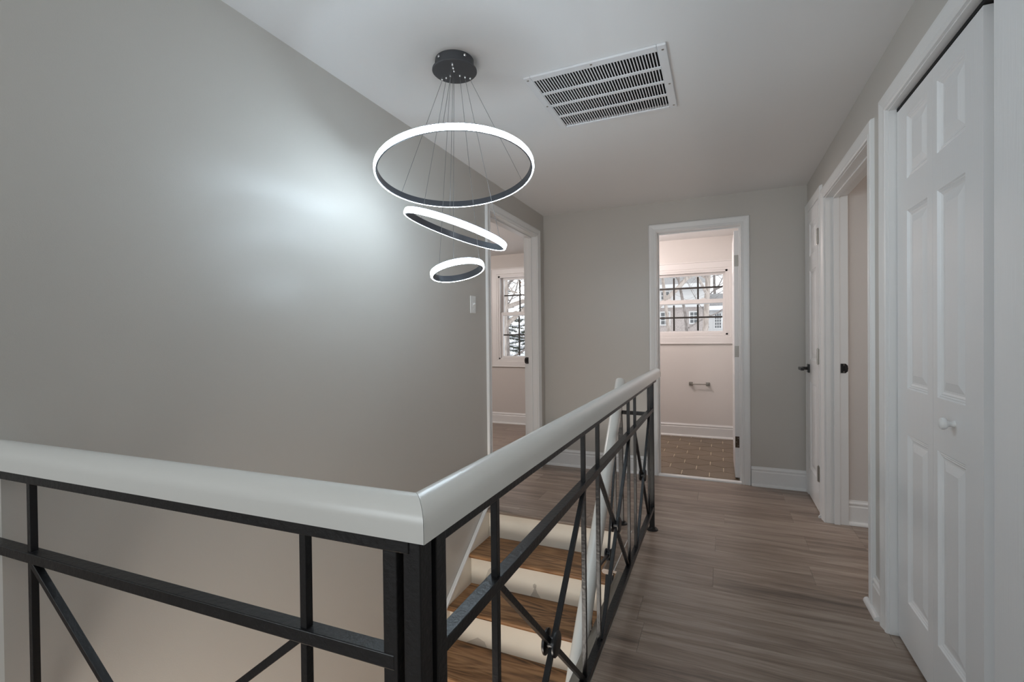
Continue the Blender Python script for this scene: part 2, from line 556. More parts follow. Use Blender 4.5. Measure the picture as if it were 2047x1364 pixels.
wb = wall_with_window(MB(), -1.35, 1.2, WB).box((0.26, D + T, -0.2), (0.36, YW, H)).box((-1.35, D + T, -0.2), (-1.25, YW, H)).build('wall_bathroom', M['wall_bath'])
structure(wb, 'pale pinkish bathroom wall under and around the window', 'wall')
wd = wall_with_window(MB(), -5.2, -1.35, WD).box((-5.3, 1.9, -0.2), (-5.2, YW, H)).box((-5.2, 1.9, -0.2), (XL - T, 2.0, H)) \
    .box((XL - T, D + 0.06, -0.2), (-1.35, YW, H)).build('wall_bedroom', M['wall_room'])
structure(wd, 'pinkish grey bedroom wall around the window beyond the left doorway', 'wall')
# living area behind the camera, unseen; wide window opening added for daylight
wk = MB().box((-4.1, YB - 0.1, -0.2), (3.3, YB, 0.55)).box((-4.1, YB - 0.1, 2.1), (3.3, YB, H)).box((-4.1, YB - 0.1, 0.55), (-3.5, YB, 2.1)) \
    .box((-0.9, YB - 0.1, 0.55), (3.3, YB, 2.1)).box((-4.1, YB, -0.2), (-4.0, 0.503, H)).build('wall_back', M['wall'])
structure(wk, 'living room wall behind the viewer with a wide window opening added for daylight', 'wall')
wu = MB().box((XL, 2.98, -1.6), (-0.42, 3.05, -0.2)).box((-0.435, -0.5, -1.6), (-0.36, 3.0, -0.2)).box((XL, -0.55, -1.6), (-0.36, -0.5, -0.2)).build('wall_stairwell', M['wall'])
structure(wu, 'lower wall enclosing the entry under the hallway floor', 'wall')
fe = MB().box((XL, -0.5, -1.7), (-0.36, 3.0, -1.36)).build('floor', M['oak'])
structure(fe, 'oak floor of the entry at the foot of the stairs', 'floor')

# ------------------------------------------------------------------ staircase
RISE, RUN = 0.195, 0.262
st = thing('staircase', 'oak treads and cream risers descending between the grey wall and the black railing', 'staircase', (-1.0, 2.9, -1.365))
SX0, SX1 = XL + 0.02, -0.470
for i in range(7):
    yr = 2.885 - RUN * i
    zt, zb_ = -RISE * i - 0.026, -RISE * (i + 1)
    MB().box((SX0, yr, zb_), (SX1, yr + 0.018, zt)).build('riser', M['riser'], st)
    if i < 6:
        yt = 2.885 - RUN * (i + 1)
        z = -RISE * (i + 1)
        prof = [(0, 0), (RUN + 0.018, 0), (RUN + 0.027, -0.004), (RUN + 0.031, -0.013), (RUN + 0.027, -0.022), (RUN + 0.018, -0.026), (0, -0.026)]
        MB().sweep(prof, [((SX0, yr, z), (0, -1, 0), (0, 0, 1)), ((SX1, yr, z), (0, -1, 0), (0, 0, 1))]).build('tread', M['oak'], st)
sl = RISE / RUN
pts = [(2.90, 0.035), (1.05, 0.035 - sl * 1.85), (1.05, 0.035 - sl * 1.85 - 0.32), (2.90, -0.285)]
MB().add([(XL + 0.001, y, z) for y, z in pts] + [(XL + 0.020, y, z) for y, z in pts], [(0, 1, 2, 3), (7, 6, 5, 4), (0, 4, 5, 1), (1, 5, 6, 2), (2, 6, 7, 3), (3, 7, 4, 0)]).build('skirt_board', M['riser'], st)
MB().bar((XL + 0.0135, 2.90, 0.042), (XL + 0.0135, 1.05, 0.042 - sl * 1.85), 0.024, 0.014).build('skirt_cap', M['trim'], st, bevel=0.003)
# paint smudges left on the second and third risers, thin filler patches
def patch(x, i, z, pts_):
    yr = 2.885 - RUN * i
    pts_ = [(a * 1.5, b * 1.5) for a, b in pts_]
    n = len(pts_)
    vs = [(x + a, yr - 0.0006, z + b) for a, b in pts_] + [(x + a, yr + 0.001, z + b) for a, b in pts_]
    MB().add(vs, [tuple(range(n)), tuple(reversed(range(n, 2 * n)))] + [(k, (k + 1) % n, n + (k + 1) % n, n + k) for k in range(n)]).build('filler_patch', M['stain'], st)
patch(-1.36, 1, -0.39, [(0, 0.0), (0.05, 0.0), (0.055, 0.05), (0.04, 0.09), (0.02, 0.07), (0.005, 0.03)])
patch(-1.05, 1, -0.39, [(0, 0.0), (0.045, 0.0), (0.03, 0.02), (0.02, 0.045), (0.012, 0.02)])
patch(-1.03, 1, -0.335, [(0, 0), (0.012, 0.0), (0.014, 0.012), (0.006, 0.018), (-0.001, 0.012)])
patch(-1.30, 2, -0.585, [(-0.03, 0), (0.06, 0), (0.05, 0.02), (0.02, 0.03), (-0.01, 0.012)])

# ------------------------------------------------------------------ railings
LOAF = [(-0.029, 0.0), (-0.029, 0.022)] + [(-0.029 * math.cos(a), 0.024 + 0.029 * math.sin(a)) for a in [PI * k / 12 for k in range(1, 12)]] + [(0.029, 0.022), (0.029, 0.0)]
ZR = 0.903            # underside of the painted wood rail
RX = -0.378           # hall railing plane
RY = 0.536            # cross railing plane
YEND = 3.17


def square_bar(name, p, q, w, d, par, up=(0, 0, 1), bev=0.0015):
    return MB().bar(p, q, w, d, up).build(name, M['steel'], par, bevel=bev)


def collar(c, axis, par):
    """a pair of round rosettes with a hub where the braces cross"""
    a = Vector(axis)
    c = Vector(c)
    prof = [(0.010, -0.017), (0.026, -0.017), (0.030, -0.014), (0.030, -0.010), (0.014, -0.007), (0.014, 0.007), (0.030, 0.010), (0.030, 0.014), (0.026, 0.017), (0.010, 0.017)]
    MB().lathe(prof, c, a, 20).build('rosette', M['steel'], par, smooth=True)


def flange(par, x, y, z=0.0, r=0.034):
    f = MB().lathe([(r, 0), (r, 0.004), (r - 0.004, 0.007), (0.020, 0.010), (0.018, 0.018)], (x, y, z), (0, 0, 1), 24).build('flange', M['steel'], par, smooth=True)
    for k in range(4):
        a = PI / 4 + k * PI / 2
        MB().lathe([(0.0042, 0), (0.0042, 0.0030), (0.002, 0.0045)], (x + 0.026 * math.cos(a), y + 0.026 * math.sin(a), z + 0.006), (0, 0, 1), 8).build('flange_screw', M['steel'], f)
    return f


# hallway railing
hr = thing('railing', 'black steel railing with white handrail running along the hallway towards the bathroom', 'railing', (RX, 1.8, 0))
MB().sweep(LOAF, [((RX, RY, ZR), (1, -1, 0), (0, 0, 1)), ((RX, YEND, ZR), (1, 0, 0), (0, 0, 1))]).build('handrail', M['rail'], hr, smooth=True)
square_bar('top_bar', (RX, RY + 0.03, ZR - 0.0135), (RX, YEND - 0.10, ZR - 0.0135), 0.025, 0.025, hr)
square_bar('middle_bar', (RX, 0.585, 0.7225), (RX, 2.95, 0.7225), 0.025, 0.021, hr)
square_bar('bottom_bar', (RX, 0.585, 0.130), (RX, 2.95, 0.130), 0.025, 0.024, hr)
square_bar('post', (RX, 0.573, -0.03), (RX, 0.573, ZR - 0.01), 0.026, 0.026, hr, (0, 1, 0))
p = square_bar('post', (RX, 2.928, 0.01), (RX, 2.928, ZR - 0.01), 0.028, 0.028, hr, (0, 1, 0))
flange(hr, RX, 2.928)
BY = [0.775, 1.383, 1.566, 2.149, 2.325, 2.80]
for y in BY:
    square_bar('baluster', (RX, y, 0.12), (RX, y, ZR - 0.02), 0.013, 0.013, hr, (0, 1, 0), 0.001)
for ya, yb in ((0.785, 1.373), (1.576, 2.139), (2.335, 2.80)):
    for s, (a, b) in ((-0.0045, (0.713, 0.140)), (0.0045, (0.140, 0.713))):
        square_bar('brace', (RX + s, ya, a), (RX + s, yb, b), 0.013, 0.013, hr, (1, 0, 0), 0.001)
    collar((RX, (ya + yb) / 2, 0.4265), (1, 0, 0), hr)

# cross railing in front of the stairwell
CXE, CYE = XL - 0.149, 0.485


def cy(x):
    return RY + (CYE - RY) * (RX - x) / (RX - CXE)


cr = thing('railing', 'black steel railing with white handrail in front, from the grey wall to the corner post', 'railing', (-0.9, RY, 0))
MB().sweep(LOAF, [((RX - 0.0008, RY, ZR), (-1, 1, 0), (0, 0, 1)), ((CXE, CYE, ZR), (0, 1, 0), (0, 0, 1))]).build('handrail', M['rail'], cr, smooth=True)
square_bar('top_bar', (RX - 0.008, RY, ZR - 0.0135), (CXE, CYE, ZR - 0.0135), 0.025, 0.025, cr)
square_bar('middle_bar', (-0.412, RY, 0.7225), (CXE, CYE, 0.7225), 0.025, 0.021, cr)
square_bar('bottom_bar', (-0.412, RY, 0.130), (CXE, CYE, 0.130), 0.025, 0.024, cr)
square_bar('post', (-0.418, RY, 0.0), (-0.418, RY, ZR - 0.01), 0.024, 0.024, cr, (0, 1, 0))
square_bar('post', (RX - 0.004, RY + 0.003, 0.0), (RX - 0.004, RY + 0.003, ZR - 0.004), 0.028, 0.028, cr, (0, 1, 0))
for x in (-0.578, -1.318):
    square_bar('baluster', (x, cy(x), 0.12), (x, cy(x), ZR - 0.02), 0.013, 0.013, cr, (0, 1, 0), 0.001)
for s, (a, b) in ((-0.0045, (0.713, 0.140)), (0.0045, (0.140, 0.713))):
    square_bar('brace', (-1.306, cy(-1.306) + s, a), (-0.590, cy(-0.59) + s, b), 0.013, 0.013, cr, (0, 1, 0), 0.001)
collar((-0.948, cy(-0.948), 0.4265), (0, 1, 0), cr)

# stair railing with its sloping white handrail
sr = thing('railing', 'short black stair railing under the white handrail sloping down beside the oak steps', 'railing', (-0.564, 2.951, 0))
def SP(t, dz=0.0):
    """point on the handrail line; t metres of run down the stairs"""
    return Vector((-0.569 + 0.056 * t, 2.955 - t, 0.842 - 0.745 * t + dz))
tv = (SP(1) - SP(0)).normalized()
sv = tv.cross(Vector((0, 0, 1))).normalized()
uv = sv.cross(tv)
MB().sweep(LOAF, [(SP(-0.03), sv, uv), (SP(1.52), sv, uv)]).build('handrail', M['rail'], sr, smooth=True)
square_bar('top_bar', SP(0.0, -0.014), SP(1.5, -0.014), 0.025, 0.02, sr)
square_bar('post', (-0.564, 2.951, 0.01), (-0.566, 2.951, 0.60), 0.026, 0.026, sr, (0, 1, 0))
square_bar('post', (-0.566, 2.951, 0.60), SP(0.04, -0.01), 0.026, 0.026, sr, (0, 1, 0))
flange(sr, -0.564, 2.951)
square_bar('connecting_bar', (-0.566, 2.951, 0.694), (RX - 0.01, 2.935, 0.694), 0.022, 0.022, sr)
sd = -0.70
square_bar('bottom_bar', SP(0.35, sd), SP(1.5, sd), 0.02, 0.02, sr)
for t in (0.235, 0.76, 0.98, 1.42):
    a = SP(t, -0.02)
    b = SP(t, max(sd, -0.85))
    square_bar('baluster', a, b, 0.013, 0.013, sr, (0, 1, 0), 0.001)
for ta, tb in ((0.245, 0.75), (0.99, 1.41)):
    square_bar('brace', SP(ta, -0.20), SP(tb, sd), 0.012, 0.012, sr, (1, 0, 0), 0.001)
    square_bar('brace', SP(ta, sd), SP(tb, -0.20), 0.012, 0.012, sr, (1, 0, 0), 0.001)
    collar((SP(ta, -0.20) + SP(tb, sd)) / 2, (1, 0, 0), sr)


# ------------------------------------------------------------------ doors
def jamb(parent, a, b, zt, along, p0, p1, th=0.018, stop=None):
    """lining boards of an opening; p0, p1 across the wall"""
    k = along == 'X'

    def bx(s0, s1, z0, z1, q0=p0, q1=p1, name='jamb'):
        if k:
            return MB().box((s0, q0, z0), (s1, q1, z1)).build(name, M['trim'], parent, bevel=0.001)
        return MB().box((q0, s0, z0), (q1, s1, z1)).build(name, M['trim'], parent, bevel=0.001)
    bx(a - th + 0.001, a, 0, zt)
    bx(b, b + th - 0.001, 0, zt)
    bx(a - th + 0.001, b + th - 0.001, zt, zt + th - 0.001)
    if stop:
        s0, s1 = stop
        bx(a, a + 0.010, 0, zt - 0.010, s0, s1, 'door_stop')
        bx(b - 0.010, b, 0, zt - 0.010, s0, s1, 'door_stop')
        bx(a, b, zt - 0.010, zt, s0, s1, 'door_stop')


def leaf_mesh(w, h, th, panels):
    """door leaf: u along width, v up, both faces moulded; local coords (u, depth, v)"""
    us = sorted({0.0, w} | {round(p[0], 5) for p in panels} | {round(p[1], 5) for p in panels})
    vs_ = sorted({0.0, h} | {round(p[2], 5) for p in panels} | {round(p[3], 5) for p in panels})
    mb = MB()
    steps = [(0.0, 0.0), (0.004, 0.004), (0.007, 0.003), (0.011, 0.0065), (0.014, 0.0055), (0.020, 0.009), (0.026, 0.009), (0.052, 0.0025)]
    for side in (0, 1):
        def P(u, v, d):
            return (u, d if side == 0 else th - d, v)
        for i in range(len(us) - 1):
            for j in range(len(vs_) - 1):
                a, b, c, d = us[i], us[i + 1], vs_[j], vs_[j + 1]
                inside = any(p[0] <= (a + b) / 2 <= p[1] and p[2] <= (c + d) / 2 <= p[3] for p in panels)
                if not inside:
                    mb.add([P(a, c, 0), P(b, c, 0), P(b, d, 0), P(a, d, 0)], [(0, 1, 2, 3)])
        for (a, b, c, d) in panels:
            k = min(1.0, (b - a) / 0.16)
            vv, ff = [], []
            for o, dep in steps:
                o *= k
                vv += [P(a + o, c + o, dep), P(b - o, c + o, dep), P(b - o, d - o, dep), P(a + o, d - o, dep)]
            for s in range(len(steps) - 1):
                for e in range(4):
                    ff.append((s * 4 + e, s * 4 + (e + 1) % 4, s * 4 + 4 + (e + 1) % 4, s * 4 + 4 + e))
            n = (len(steps) - 1) * 4
            ff.append((n, n + 1, n + 2, n + 3))
            mb.add(vv, ff)
    mb.add([(0, 0, 0), (w, 0, 0), (w, th, 0), (0, th, 0), (0, 0, h), (w, 0, h), (w, th, h), (0, th, h)], [(0, 1, 2, 3), (4, 5, 6, 7), (0, 3, 7, 4), (1, 2, 6, 5)])
    return mb


def place(o, mw):
    p = o.parent
    o.matrix_basis = mw
    return o


def leaf(parent, origin, udir, ndir, w, h, th, panels, name='door_leaf'):
    mb = leaf_mesh(w, h, th, panels)
    u, n, o = Vector(udir), Vector(ndir), Vector(origin)
    mb.v = [tuple(o + u * a + n * b + Vector((0, 0, 1)) * c) for a, b, c in mb.v]
    ob = mb.build(name, M['door'], parent)
    bm = bmesh.new()
    bm.from_mesh(ob.data)
    bmesh.ops.remove_doubles(bm, verts=bm.verts[:], dist=1e-5)
    bmesh.ops.recalc_face_normals(bm, faces=bm.faces[:])
    bm.to_mesh(ob.data)
    bm.free()
    return ob


def hinge_knuckle(parent, p, h=0.098):
    mb = MB()
    for k in range(5):
        z = p[2] - h / 2 + k * h / 5
        mb.lathe([(0.0058, z + 0.0006), (0.0058, z + h / 5 - 0.0006)], (p[0], p[1], 0), (0, 0, 1), 12)
    mb.lathe([(0.003, p[2] - h / 2 - 0.004), (0.003, p[2] + h / 2 + 0.004)], (p[0], p[1], 0), (0, 0, 1), 8)
    mb.box((p[0] + 0.001, p[1] - 0.026, p[2] - h / 2), (p[0] + 0.004, p[1] + 0.026, p[2] + h / 2))
    return mb.build('hinge', M['nickel'], parent)


def strike(parent, c, along_x, nrm_y, m=None):
    """full-lip strike plate on a jamb that faces along Y"""
    x, y, z = c
    s = nrm_y
    mb = MB()
    hw, hh = 0.016, 0.0285
    out = [(-hw, -hh), (hw * 0.6, -hh), (hw + 0.004, -hh * 0.6), (hw + 0.006, 0), (hw + 0.004, hh * 0.6), (hw * 0.6, hh), (-hw, hh)]
    hole = [(-0.006, -0.012), (0.006, -0.012), (0.006, 0.012), (-0.006, 0.012)]
    n = len(out)
    vs = [(x + along_x * a, y + s * 0.0005, z + b) for a, b in out] + [(x + along_x * a, y + s * 0.0022, z + b) for a, b in out]
    mb.add(vs, [tuple(range(n)), tuple(reversed(range(n, 2 * n)))] + [(k, (k + 1) % n, n + (k + 1) % n, n + k) for k in range(n)])
    o = mb.build('strike_plate', M['black'], parent)
    MB().box((x - 0.006, y + s * 0.0020, z - 0.010), (x + 0.006, y + s * 0.0030, z + 0.010)).build('latch_hole', M['void'], o)
    for dz in (-0.021, 0.021):
        MB().lathe([(0.0035, 0), (0.003, 0.0012)], (x, y + s * 0.0022, z + dz), (0, s, 0), 10).build('screw', M['nickel'], o)
    return o


# door 1: bathroom doorway, leaf swung into the bathroom
d1 = thing('door_1', 'white bathroom doorway with its door swung inward, at the end of the hallway', 'door', (-0.16, D, 0), kind='structure')
casing(d1, BT[0] - 0.004, BT[1] + 0.004, BT[2] + 0.004, 'X', D, (0, -1, 0))
jamb(d1, BT[0], BT[1], BT[2], 'X', D, D + T, stop=(D + 0.06, D + 0.085))
sixp = [(0.08, 0.255, 0.20, 0.82), (0.345, 0.52, 0.20, 0.82), (0.08, 0.255, 0.95, 1.60), (0.345, 0.52, 0.95, 1.60), (0.08, 0.255, 1.70, 1.92), (0.345, 0.52, 1.70, 1.92)]
lf = leaf(d1, (BT[1] - 0.006, D + T + 0.006, 0.012), (0, 1, 0), (-1, 0, 0), 0.60, 1.99, 0.035, sixp)
for z, m_ in ((1.76, 'nickel'), (1.03, 'nickel'), (0.30, 'bronze')):
    hx = BT[1] - 0.006
    h_ = MB().box((hx - 0.033, D + T + 0.0030, z - 0.045), (hx - 0.002, D + T + 0.0055, z + 0.045)).lathe([(0.0055, z - 0.046), (0.0055, z + 0.046)], (hx + 0.002, D + T - 0.002, 0), (0, 0, 1), 10).build('hinge', M[m_], d1)
    if m_ == 'bronze':
        tag(h_, 'dark bronze hinge')
    for q in (-0.03, 0.0, 0.03):
        MB().lathe([(0.0035, 0), (0.0028, 0.0012)], (hx - 0.018 + 0.006 * (1 if q else -1), D + T + 0.0030, z + q), (0, -1, 0), 8).build('screw', M['nickel'], h_)
MB().sweep([(0, 0), (0.060, 0), (0.056, 0.010), (0.045, 0.014), (0.012, 0.014), (0.002, 0.010)], [((BT[0], D - 0.012, 0), (0, 1, 0), (0, 0, 1)), ((BT[1], D - 0.012, 0), (0, 1, 0), (0, 0, 1))]).build('threshold', M['trim'], d1)

# door 2: bedroom doorway on the left wall
d2 = thing('door_2', 'white cased doorway in the left wall, open onto the bedroom', 'door', (XL, 3.45, 0), kind='structure')
casing(d2, BD[0] - 0.004, BD[1] + 0.004, BD[2] + 0.004, 'Y', XL, (1, 0, 0))
jamb(d2, BD[0], BD[1], BD[2], 'Y', XL - T, XL, stop=(XL - 0.075, XL - 0.045))
strike(d2, (XL - 0.100, BD[1], 0.955), -1, -1)

# door 3: side room opening on the right
d3 = thing('door_3', 'white cased doorway on the right wall, open onto the dim side room', 'door', (XR, 2.96, 0), kind='structure')
casing(d3, DB[0] - 0.004, DB[1] + 0.004, DB[2] + 0.004, 'Y', XR, (-1, 0, 0))
jamb(d3, DB[0], DB[1], DB[2], 'Y', XR, X2, stop=(XR + 0.040, XR + 0.070))
strike(d3, (XR + 0.092, DB[1], 0.955), 1, -1)

# door 4: narrow linen closet door beside the far corner
d4 = thing('door_4', 'narrow closed white panel door with black lever in the far right corner', 'door', (XR, 3.8, 0), kind='structure')
casing(d4, DA[0] - 0.004, DA[1] + 0.004, DA[2] + 0.004, 'Y', XR, (-1, 0, 0))
jamb(d4, DA[0], DA[1], DA[2], 'Y', XR, X2)
wA = DA[1] - DA[0] - 0.006
leaf(d4, (XR - 0.012, DA[0] + 0.003, 0.012), (0, 1, 0), (1, 0, 0), wA, DA[2] - 0.016, 0.035,
     [(0.085, wA - 0.085, 0.20, 0.82), (0.085, wA - 0.085, 0.97, 1.60), (0.085, wA - 0.085, 1.70, 1.93)])
for z in (1.795, 1.02, 0.26):
    hinge_knuckle(d4, (XR - 0.017, DA[0] + 0.001, z))
ly, lz = DA[1] - 0.055, 0.920
lev = MB().box((XR - 0.022, ly - 0.030, lz - 0.030), (XR - 0.012, ly + 0.030, lz + 0.030)).build('lever_handle', M['black'], d4, bevel=0.0015)
MB().lathe([(0.011, 0), (0.011, 0.040)], (XR - 0.022, ly, lz), (-1, 0, 0), 16).build('lever_neck', M['black'], lev)
MB().box((XR - 0.078, ly - 0.105, lz - 0.010), (XR - 0.058, ly + 0.012, lz + 0.010)).build('lever_grip', M['black'], lev, bevel=0.002)

# door 5: folding closet doors close to the viewer
d5 = thing('door_5', 'large white folding closet doors with raised panels and a round white knob, nearest on the right', 'door', (XR, 1.9, 0), kind='structure')
cc = casing(d5, DC[0] - 0.004, DC[1] + 0.004, DC[2] + 0.004, 'Y', XR, (-1, 0, 0))
for o in cc[:1]:
    bpy.data.objects.remove(o)
MB().box((XR - 0.019, 1.10, 0.0), (XR, 1.443, H - 0.002)).build('side_board', M['door'], d5, bevel=0.002)
MB().box((0.6535, DC[0] + 0.001, 0.0), (0.670, 1.75, 2.01)).build('filler_strip', M['trim'], d5)
jamb(d5, DC[0], DC[1], DC[2], 'Y', XR, X2)
XD = 0.622
wl1 = 0.345
mid = 1.918
pz = [(0.185, 0.800), (0.965, 1.610), (1.725, 1.950)]
for (ya, yb, pa, pb) in ((mid + 0.0006, DC[1] - 0.004, 0.042, 0.225), (1.602, mid - 0.0006, 0.098, 0.283)):
    lf5 = leaf(d5, (XD, ya, 0.012), (0, 1, 0), (1, 0, 0), yb - ya, 1.992, 0.030, [(pa, pb, a - 0.012, b - 0.012) for a, b in pz])
    if ya < 1.8:
        kn = MB().lathe([(0.010, 0.0), (0.009, 0.004), (0.0075, 0.010), (0.009, 0.015), (0.015, 0.019), (0.0178, 0.025), (0.0165, 0.031), (0.011, 0.0345), (0.004, 0.0355)], (XD, 1.768, 0.902), (-1, 0, 0), 28).build('knob', M['trim'], lf5, smooth=True)
MB().box((XD, DC[0] + 0.01, 2.008), (XD + 0.03, DC[1] - 0.004, 2.019)).build('gap_shade', M['void'], d5)  # near-black strip stands in for the shade in the gap above the leaves

# ------------------------------------------------------------------ baseboards
baseboard('baseboard_far', (BT[1] + 0.068, D, 0), (XR - 0.002, D, 0), (0, -1, 0), 'white baseboard between the bathroom door and the corner closet')
baseboard('baseboard_landing', (XL, D, 0), (BT[0] - 0.068, D, 0), (0, -1, 0), 'white baseboard on the far wall behind the stair landing')
baseboard('baseboard_right', (XR, DC[1] + 0.068, 0), (XR, DB[0] - 0.068, 0), (-1, 0, 0), 'short white baseboard between the folding doors and the side doorway', shoe=((XR, DC[1] + 0.082, 0), (XR, DB[0] - 0.0, 0)))
MB().sweep(SHOE, [((XR, DB[1] + 0.072, 0), (-1, 0, 0), (0, 0, 1)), ((XR, DA[0] - 0.07, 0), (-1, 0, 0), (0, 0, 1))]).build('shoe_stub', M['trim'], d3)
baseboard('baseboard_side', (X2, 3.47, 0), (3.2, 3.47, 0), (0, -1, 0), 'white baseboard inside the dim side room')
baseboard('baseboard_bathroom', (-1.25, YW, 0), (0.26, YW, 0), (0, -1, 0), 'white baseboard under the bathroom window')
baseboard('baseboard_bedroom', (-5.2, YW, 0), (XL - T, YW, 0), (0, -1, 0), 'white baseboard under the bedroom window')

# ------------------------------------------------------------------ bathroom tile floor
fb = MB().box((-1.25, D + 0.048, -0.2), (0.26, YW, -0.003)).build('floor', M['grout'])
structure(fb, 'taupe hexagon tile floor with pale grout in the bathroom', 'floor')


def clip(poly, x0, x1, y0, y1):
    for ax, lim, sgn in ((0, x0, 1), (0, x1, -1), (1, y0, 1), (1, y1, -1)):
        out = []
        for i in range(len(poly)):
            a, b = poly[i], poly[(i + 1) % len(poly)]
            da, db = sgn * (a[ax] - lim), sgn * (b[ax] - lim)
            if da >= 0:
                out.append(a)
            if da * db < 0:
                t = da / (da - db)
                out.append((a[0] + (b[0] - a[0]) * t, a[1] + (b[1] - a[1]) * t))
        poly = out
        if len(poly) < 3:
            return []
    return poly


HW = 0.218
HS = HW / math.sqrt(3)
for r in range(-2, 8):
    for c in range(-7, 3):
        cx_ = 0.024 + HW / 2 + c * HW + (HW / 2 if r % 2 else 0)
        cy_ = 4.460 + r * 1.5 * HS
        rr = HS - 0.0034
        poly = [(cx_ + rr * math.cos(PI / 6 + k * PI / 3), cy_ + rr * math.sin(PI / 6 + k * PI / 3)) for k in range(6)]
        poly = clip(poly, -1.24, 0.25, D + 0.05, YW - 0.01)
        if len(poly) < 3:
            continue
        n = len(poly)
        MB().add([(x, y, -0.004) for x, y in poly] + [(x, y, 0.0) for x, y in poly], [tuple(range(n, 2 * n))] + [(k, (k + 1) % n, n + (k + 1) % n, n + k) for k in range(n)]).build('tile', M['tile'], fb)


# ------------------------------------------------------------------ windows
def window(name, label, w, zmid, cols, rows_split, cas_w=0.10):
    x0, x1, z0, z1 = w
    o = thing(name, label, 'window', ((x0 + x1) / 2, YW, z0), kind='structure')
    prof = [(0, 0), (0, 0.012), (0.02, 0.012), (0.026, 0.016), (cas_w - 0.012, 0.018), (cas_w - 0.008, 0.024), (cas_w, 0.024), (cas_w + 0.004, 0.0)]
    casing(o, x0, x1, z1, 'X', YW, (0, -1, 0), bottom=z0, m=M['sash'], prof=prof)
    fr = MB()
    for a, b in (((x0, z0), (x0 + 0.022, z1)), ((x1 - 0.022, z0), (x1, z1)), ((x0, z1 - 0.022), (x1, z1)), ((x0, z0), (x1, z0 + 0.018))):
        fr.box((a[0], YW - 0.004, a[1]), (b[0], YW + 0.13, b[1]))
    fr.build('frame', M['sash'], o)
    xa, xb = x0 + 0.022, x1 - 0.022
    for (za, zb, y, st_) in ((zmid - 0.026, z1 - 0.022, YW + 0.065, 0.026), (z0 + 0.018, zmid + 0.024, YW + 0.025, 0.030)):
        s = MB()
        lo = 0.040 if st_ == 0.030 else 0.05
        s.box((xa, y, za), (xa + st_, y + 0.032, zb)).box((xb - st_, y, za), (xb, y + 0.032, zb))
        s.box((xa + st_, y, zb - (0.046 if st_ == 0.030 else 0.026)), (xb - st_, y + 0.032, zb)).box((xa + st_, y, za), (xb - st_, y + 0.032, za + (0.026 if st_ == 0.030 else 0.05)))
        sash = s.build('sash', M['sash'], o, bevel=0.002)
        ga, gb = xa + st_, xb - st_
        gz0, gz1 = za + (0.026 if st_ == 0.030 else 0.05), zb - (0.046 if st_ == 0.030 else 0.026)
        yg = y + 0.016
        cw = (gb - ga) / cols
        gm = gz0 + (gz1 - gz0) * rows_split
        for k in range(1, cols):
            MB().box((ga + cw * k - 0.0095, yg - 0.004, gz0 + 0.006), (ga + cw * k + 0.0095, yg + 0.004, gz1 - 0.012)).build('muntin', M['muntin'], sash)
        MB().box((ga + 0.004, yg - 0.0045, gm - 0.0095), (gb - 0.004, yg + 0.0045, gm + 0.0095)).build('muntin', M['muntin'], sash)
        for k in range(cols):
            for (q0, q1) in ((gz0, gm), (gm, gz1)):
                MB().add([(ga + cw * k, yg, q0), (ga + cw * (k + 1), yg, q0), (ga + cw * (k + 1), yg, q1), (ga + cw * k, yg, q1)], [(0, 1, 2, 3)]).build('pane', M['glass'], sash)
        if st_ == 0.030:
            for lx in (xa + 0.28 * (xb - xa), xa + 0.72 * (xb - xa)):
                lk = MB().box((lx - 0.03, y + 0.004, zb), (lx + 0.03, y + 0.028, zb + 0.006)).box((lx - 0.012, y + 0.006, zb + 0.006), (lx + 0.022, y + 0.022, zb + 0.014)).build('sash_lock', M['sash'], sash, bevel=0.002)
    return o


window('window_1', 'white double hung bathroom window with dark grille bars, three panes wide', WB, 1.548, 3, 0.50)
window('window_2', 'white double hung bedroom window seen through the left doorway', WD, 1.475, 3, 0.52)

# ------------------------------------------------------------------ small fittings
sw = thing('light_switch', 'white toggle light switch plate on the grey wall beside the bedroom doorway', 'switch', (XL, 2.715, 1.38))
MB().box((XL, 2.680, 1.323), (XL + 0.006, 2.750, 1.437)).build('switch_plate', M['plate'], sw, bevel=0.003)
MB().box((XL + 0.006, 2.709, 1.368), (XL + 0.0075, 2.721, 1.392)).build('toggle_slot', M['plate'], sw)
MB().bar((XL + 0.005, 2.715, 1.380), (XL + 0.021, 2.715, 1.388), 0.0085, 0.009).build('toggle', M['plate'], sw, bevel=0.001)
for z in (1.350, 1.410):
    MB().lathe([(0.0035, 0), (0.003, 0.0015)], (XL + 0.006, 2.715, z), (1, 0, 0), 10).build('screw', M['plate'], sw)

tb = thing('towel_bar', 'short brushed metal bar with two square mounts on the bathroom wall below the window', 'holder', (-0.217, YW, 0.607))
for x in (-0.305, -0.125):
    mt = MB().box((x - 0.020, YW - 0.010, 0.587), (x + 0.020, YW, 0.627)).build('mount', M['nickel'], tb, bevel=0.002)
    MB().box((x - 0.011, YW - 0.060, 0.596), (x + 0.011, YW - 0.010, 0.618)).build('arm', M['nickel'], mt, bevel=0.002)
MB().tube([(-0.305, YW - 0.050, 0.607), (-0.125, YW - 0.050, 0.607)], 0.006, 12).build('bar', M['nickel'], tb, smooth=True)

